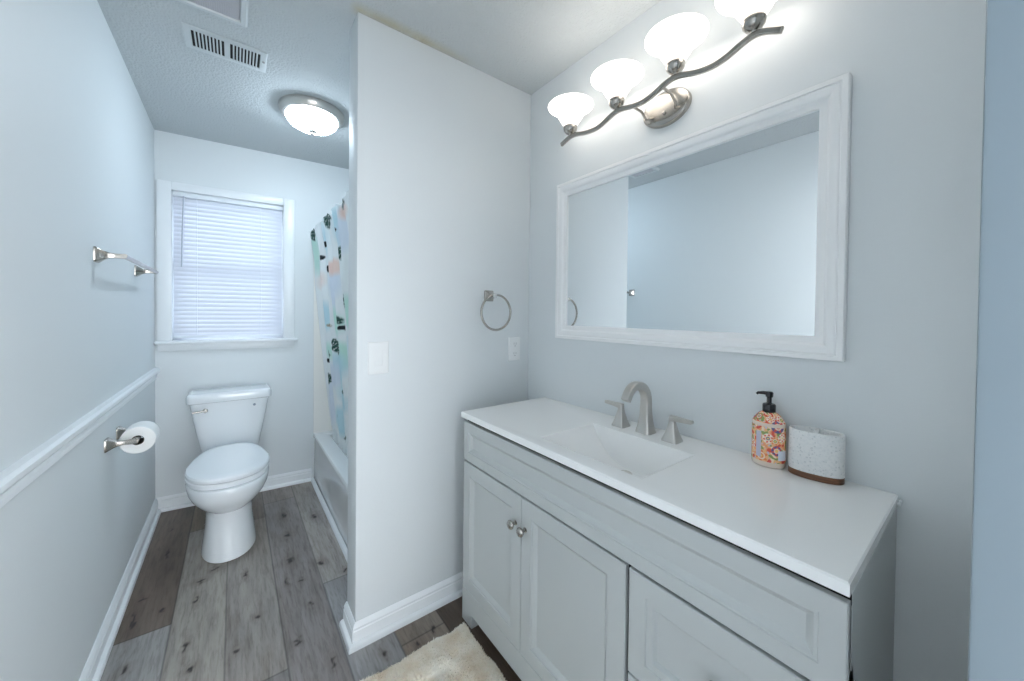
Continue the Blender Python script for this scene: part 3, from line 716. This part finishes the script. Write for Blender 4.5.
# ---- faucet (three piece)
fa = thing('faucet', 'brushed nickel widespread faucet with arched spout behind the sink', 'faucet', (1.553, .735, HC))
def sq(c, t, u, v, hu, hv, r=.3):
    """rounded square ring at c, spanned by u and v"""
    return [tuple(c+u*q[0]+v*q[1]) for q in rrect(0, 0, hu, hv, 0, min(hu, hv)*r, 3)]
mb = MB(); rings = []; Yv = Vector((0,1,0)); c0 = Vector((1.553, .735, HC))
for z, h in ((0, .027), (.004, .027), (.008, .0255), (.03, .021), (.06, .0175), (.09, .0160), (.115, .0152)):
    rings.append(sq(c0+Vector((0,0,z)), None, Vector((1,0,0)), Yv, h*.95, h))
R_ = .058; cc = c0+Vector((-R_, 0, .113))
for k in range(1, 15):
    a = math.radians(148*k/14); p_ = cc+Vector((R_*math.cos(a), 0, R_*math.sin(a))); u = Vector((math.cos(a), 0, math.sin(a)))
    rings.append(sq(p_, None, u, Yv, .0145-.003*k/14, .0150-.001*k/14))
a = math.radians(148); tdir = Vector((-math.sin(a), 0, math.cos(a)))
rings.append(sq(p_+tdir*.02, None, u, Yv, .0115, .014))
mb.loft(rings); mb.build('spout', M['nickel'], fa, 35)
for y, s in ((.833, 1), (.633, -1)):
    mb = MB(); rings = []; ch = Vector((1.545, y, HC))
    for z, h in ((0, .026), (.004, .026), (.007, .0245), (.025, .018), (.045, .0125), (.062, .0092), (.070, .009), (.073, .007)):
        rings.append(sq(ch+Vector((0,0,z)), None, Vector((1,0,0)), Yv, h, h))
    mb.loft(rings); hb_ = mb.build('handle', M['nickel'], fa, 35)
    mb = MB(); rings = []
    for k, (t, hz, hw) in enumerate(((-.009, .004, .007), (-.006, .0085, .009), (.01, .0085, .0095), (.03, .0070, .0085), (.055, .006, .0085), (.068, .0055, .0085), (.071, .003, .006))):
        rings.append(sq(ch+Vector((-.10*abs(t) if s < 0 else 0, s*t, .074+.05*t)), None, Vector((1,0,0)), Vector((0,0,1)), hw, hz))
    mb.loft(rings); mb.build('lever', M['nickel'], hb_, 35)

# ---- soap bottle
sb = thing('soap_bottle', 'orange patterned soap bottle with black pump on the countertop', 'soap bottle', (1.582, .374, HC))
sc_ = Vector((1.582, .374, HC+.0005)); SX, SY = .82, 1.0
mb = MB(); mb.lathe([(.034, 0), (.0385, .003), (.0395, .008), (.0395, .016)], sc_, 40, 'z', True, True, SX, SY); cream = simple('bottle_cream', (.80, .66, .56), .25); mb.build('bottle_base', cream, sb, 40)
mb = MB(); mb.lathe([(.0395, .111), (.0400, .115), (.0395, .1195), (.0385, .1205)], sc_, 40, 'z', True, True, SX, SY); mb.build('bottle_band', cream, sb, 40)
PAL = [srgb(*c) for c in ((238,138,88), (222,92,74), (244,190,140), (250,226,200), (140,158,92), (206,200,222), (240,164,118), (96,92,140), (230,104,88), (244,204,120), (250,235,220))]
def pattern(u, v, s=1.0):
    """ornamental print: concentric blossoms and leaves on an orange ground"""
    best = None
    for (cu, cv, r, k) in FL:
        du = u-cu; d = math.hypot(du, v-cv)
        if d < r and (best is None or d/r < best[0]): best = (d/r, math.atan2(v-cv, du), k)
    if best:
        d, a, k = best; pet = .72+.22*math.cos(a*6+k)
        if d < .2: return PAL[9]
        if d < .36: return PAL[(k+1) % 11]
        if d < pet: return PAL[(1, 8, 0, 1)[k % 4]] if d > .55 else PAL[3]
        return PAL[(4, 10, 2, 7)[k % 4]]
    n = noise.noise((u*70, v*70, 2.2)); n2 = noise.noise((u*130, v*130, 5.2))
    if n > .28: return PAL[4]
    if n < -.30: return PAL[1]
    if n2 > .3: return PAL[3]
    if n2 < -.4: return PAL[5]
    return PAL[2] if n > 0 else PAL[6]
FL = [(random.uniform(-.13, .13), random.uniform(.018, .15), random.uniform(.010, .019), k) for k in range(34)]
def sleeve(prof, name):
    mb = MB(); n = 220; cols = []; rows = []
    # resample profile finely
    pts = []
    for (r0, h0), (r1, h1) in zip(prof[:-1], prof[1:]):
        k = max(1, int(math.hypot(r1-r0, h1-h0)/.0009))
        pts += [(r0+(r1-r0)*q/k, h0+(h1-h0)*q/k) for q in range(k)]
    pts.append(prof[-1]); arc = 0
    for i, (r, h) in enumerate(pts):
        row = []
        for j in range(n):
            t = 2*math.pi*j/n; row.append((sc_.x+r*SX*math.cos(t), sc_.y+r*SY*math.sin(t), sc_.z+h))
            u = (t-math.pi)*.04; v = h+(.0395-r)*.9
            cols.append(pattern(u, v))
        rows.append(row)
    mb.loft(rows, False, False); return build_col(mb, cols, name, M['pattern'], sb, True)
sleeve([(.0397, .016), (.0397, .111)], 'sleeve')
sleeve([(.0385, .1205), (.0350, .128), (.028, .138), (.021, .144), (.0135, .148), (.0125, .151)], 'shoulder')
# label panels wrapped on the sleeve (angles seen from the camera side)
def wrap(a0, a1, z0, z1, r, name, c):
    mb = MB(); rows = []
    for z in (z0, z1):
        rows.append([(sc_.x+r*SX*math.cos(a), sc_.y+r*SY*math.sin(a), sc_.z+z) for a in [math.radians(a0+(a1-a0)*k/10) for k in range(11)]])
    mb.loft(rows, False, False, closed=False); return mb.build(name, simple(name+'_ink', c, .3), sb, 60)
wrap(150, 170, .026, .096, .0402, 'label_strip', (.55, .52, .62))
wrap(228, 270, .024, .050, .0402, 'label', (.72, .76, .84))
mb = MB(); mb.lathe([(.0145, .146), (.0155, .149), (.0155, .166), (.0135, .169), (.0075, .170), (.006, .172), (.006, .186), (.0085, .188), (.0095, .199), (.0075, .202), (0, .2022)], sc_, 28)
pd = Vector((-.25, .97, 0)).normalized()
mb.tube([sc_+Vector((0,0,.1965)), sc_+pd*.014+Vector((0,0,.1975)), sc_+pd*.026+Vector((0,0,.196)), sc_+pd*.029+Vector((0,0,.192))], [.0055, .0048, .0038, .0032], 12)
o = mb.build('pump', M['black'], sb, 40); o['label'] = 'black pump top'

# ---- toothbrush holder
tbh = thing('toothbrush_holder', 'speckled grey toothbrush holder with wooden base beside the soap bottle', 'toothbrush holder', (1.590, .272, HC))
TC = (1.590, .272); AX, AY = .033, .056; tz = HC+.0005
trot = math.radians(8)
def ell(ax, ay, z, n=48, e=2.35):
    out = []
    for k in range(n):
        a = 2*math.pi*k/n; c, s = math.cos(a), math.sin(a)
        x, y = ax*math.copysign(abs(c)**(2/e), c), ay*math.copysign(abs(s)**(2/e), s)
        out.append((TC[0]+x*math.cos(trot)-y*math.sin(trot), TC[1]+x*math.sin(trot)+y*math.cos(trot), z))
    return out
mb = MB(); mb.loft([ell(AX-.001, AY-.001, tz), ell(AX, AY, tz+.001), ell(AX, AY, tz+.015), ell(AX-.001, AY-.001, tz+.016)]); mb.build('wooden_base', M['wood'], tbh, 40)
mb = MB(); mb.loft([ell(AX, AY, tz+.016), ell(AX, AY, tz+.117), ell(AX-.0015, AY-.0015, tz+.119), ell(AX-.0055, AY-.0055, tz+.119), ell(AX-.007, AY-.007, tz+.117), ell(AX-.007, AY-.007, tz+.024)]); mb.build('cup', M['terrazzo'], tbh, 40)
mb = MB(); R3 = Matrix.Rotation(trot, 3, 'Z'); mb.box((TC[0]-AX+.005, TC[1]-.0045, tz+.024), (TC[0]+AX-.005, TC[1]+.0045, tz+.1182), bev=.001, rot=R3, ctr=(TC[0], TC[1], tz)); mb.build('divider', M['terrazzo'], tbh, 40)

# ================================================================== MIRROR
mi = thing('wall_mirror', 'large white framed rectangular mirror on the wall above the vanity', 'mirror', (W, .739, 1.533))
mw = lambda a, b, h: (W-.001-h, a, b)
MY0, MY1, MZ0, MZ1 = .226, 1.2523, 1.176, 1.890
mb = MB(); rect_loops(mb, mw, MY0, MY1, MZ0, MZ1, [(0, 0), (0, .022), (.002, .0245), (.013, .025), (.015, .0215), (.019, .0235), (.026, .0235), (.036, .020), (.042, .014), (.045, .0135), (.057, .0135), (.060, .012), (.060, .0065)], cap=False, back=False)
mb.build('frame', M['frame'], mi, 20)
mb = MB(); mb.box((W-.0072, MY0+.055, MZ0+.055), (W-.003, MY1-.055, MZ1-.055)); mb.build('glass', M['mirror'], mi)

# ================================================================== VANITY LIGHT
vl = thing('vanity_light', 'four-light brushed nickel vanity fixture with white glass shades above the mirror', 'wall light', (W, .717, 2.02))
LX = W-.130; CY = [1.066, .838, .617, .400]
mb = MB(); R = []
for x, s in ((.0, 1.0), (.014, 1.0), (.018, .97), (.020, .92), (.0212, .55), (.0215, .1)):
    R.append([(W-x, .717+.088*s*math.cos(2*math.pi*k/48), 2.020+.060*s*math.sin(2*math.pi*k/48)) for k in range(48)])
mb.loft(R); mb.build('backplate', M['nickel2'], vl, 35)
BARP = [(.330, 2.003), (.350, 2.015), (.367, 2.026), (.392, 2.035), (.416, 2.032), (.443, 2.020), (.479, 2.007), (.523, 2.006), (.570, 2.018), (.600, 2.031), (.617, 2.034), (.641, 2.032), (.668, 2.022), (.704, 2.010), (.741, 2.004), (.789, 2.014), (.836, 2.024), (.880, 2.009), (.922, 1.994), (.986, 2.000), (1.030, 2.013), (1.060, 2.018), (1.085, 2.013), (1.118, 1.998)]
def barz(y):
    def lin(y):
        y = min(max(y, .330), 1.118)
        for (a, za), (b, zb) in zip(BARP, BARP[1:]):
            if a <= y <= b: return za+(zb-za)*(y-a)/(b-a)
    return sum(lin(y+d) for d in (-.02, -.01, 0, .01, .02))/5
mb = MB(); path = [(LX, y, barz(y)) for y in [.336+(1.116-.336)*k/70 for k in range(71)]]
rings = []
for i, p_ in enumerate(path):
    a, b = path[max(0, i-1)], path[min(70, i+1)]; t = (Vector(b)-Vector(a)).normalized(); u = Vector((1,0,0)); v = t.cross(u)
    rings.append([tuple(Vector(p_)+u*q[0]+v*q[1]) for q in rrect(0, 0, .0062, .0075, 0, .0025, 3)])
mb.loft(rings); mb.build('bar', M['nickel2'], vl, 40)
for y in (.772, .662):
    mb = MB(); mb.tube([(LX, y, barz(y)), (LX+.055, y, barz(y)-.001), (LX+.085, y, barz(y)-.02), (W-.019, y+(.717-y)*.25, 2.000)], .0045, 10); mb.build('arm', M['nickel2'], vl, 50)
mb = MB(); mb.lathe([(0, -.028), (.006, -.026), (.006, -.019), (0, -.019)], (W, .717, 2.000), 12, 'x', False, False); mb.build('screw', M['nickel2'], vl, 50)
shade_me = {}
for i, y in enumerate(CY):
    z = barz(y)+.006; c = (LX, y, z)
    mb = MB(); mb.lathe([(0, -.001), (.007, 0), (.008, .004), (.019, .010), (.026, .019), (.0285, .031), (.0275, .034), (.024, .034), (.02, .02), (0, .018)], c, 28, 'z', False, False); mb.build('socket_cup', M['nickel2'], vl, 40)
    outp = [(.0200, .028), (.0235, .034), (.0320, .046), (.0415, .061), (.0500, .077), (.0590, .092), (.0710, .105), (.0840, .1135), (.0915, .1165)]
    prf = outp+[(.0922, .1180), (.0910, .1190)]+[(r-.003, h+.001) for r, h in reversed(outp[:-1])]
    mb = MB(); mb.lathe(prf, c, 44, 'z', False, False); sh = mb.build('shade', M['shade'], vl, 50)
    mb = MB(); mb.lathe([(0, .03), (.012, .034), (.013, .046), (.020, .058), (.025, .072), (.022, .087), (.012, .096), (0, .098)], c, 24, 'z', False, False)
    bb = mb.build('bulb', mk_emit('bulb_lit', BULB_COL, 0.8), vl, 60)

# ================================================================== RUG
rg = thing('bath_rug', 'cream shaggy bath rug on the floor in front of the vanity', 'rug', (.88, .95, 0))
rx0, rx1, ry0, ry1 = .60, 1.150, .60, 1.288
mb = MB(); NX_, NY_ = 110, 138; rows = []
def rug_h(x, y):
    ex = min(x-rx0, rx1-x, y-ry0, ry1-y); e = max(0, min(1, ex/.035)); e = math.sqrt(1-(1-e)**2)
    fr = abs(ex-.14); gr = .30+.70*min(1, fr/.022)                 # sculpted groove inside the border
    dg = abs(math.sin((x+y)*11.0+noise.noise((x*7, y*7, 0))*1.2)); g2 = .5+.5*min(1, dg/.3)
    return .004+.024*e*gr*(g2 if ex > .14 else 1)*(1+.30*noise.noise((x*38, y*38, 0)))
for j in range(NY_+1):
    row = []
    for i in range(NX_+1):
        x = rx0+(rx1-rx0)*i/NX_; y = ry0+(ry1-ry0)*j/NY_
        wob = .008*noise.noise((x*9, y*9, 3))
        row.append((x+wob, y+wob, rug_h(x, y)))
    rows.append(row)
mb.loft(rows, False, False, closed=False)
mb.box((rx0+.01, ry0+.01, .0006), (rx1-.01, ry1-.01, .0045)); mb.build('base', M['rug'], rg, 80)
mb = MB()
for q in range(34000):
    x = random.uniform(rx0, rx1); y = random.uniform(.72, ry1)
    if q % 9 == 0: x, y = random.choice(((random.uniform(rx0, rx1), ry1+random.uniform(-.004, .003)), (rx1+random.uniform(-.004, .002), random.uniform(.72, ry1))))
    z = rug_h(min(max(x, rx0+.001), rx1-.001), min(max(y, ry0+.001), ry1-.001))
    n_ = noise.noise_vector((x*16, y*16, 0)); dx, dy = n_[0]*.016+random.gauss(0, .005), n_[1]*.016+random.gauss(0, .005)
    a = random.uniform(0, math.pi); wx, wy = .0016*math.cos(a), .0016*math.sin(a); h = random.uniform(.005, .011)
    if x+dx > rx1+.006: dx = rx1+.006-x
    mb.add([(x-wx, y-wy, z-.003), (x+wx, y+wy, z-.003), (x+wx*.8+dx*.6, y+wy*.8+dy*.6, z+h*.8), (x-wx*.8+dx*.6, y-wy*.8+dy*.6, z+h*.8), (x+dx, y+dy, max(.003, z+h*.7))], [(0,1,2,3), (3,2,4)])
me = bpy.data.meshes.new('pile'); off = Vector(rg['_base']); me.from_pydata([tuple(Vector(v)-off) for v in mb.v], [], mb.f); me.materials.append(M['rug'])
po = bpy.data.objects.new('pile', me); col.objects.link(po); po.parent = rg; po['kind'] = 'stuff'

for o in bpy.data.objects:
    if '_base' in o: del o['_base']
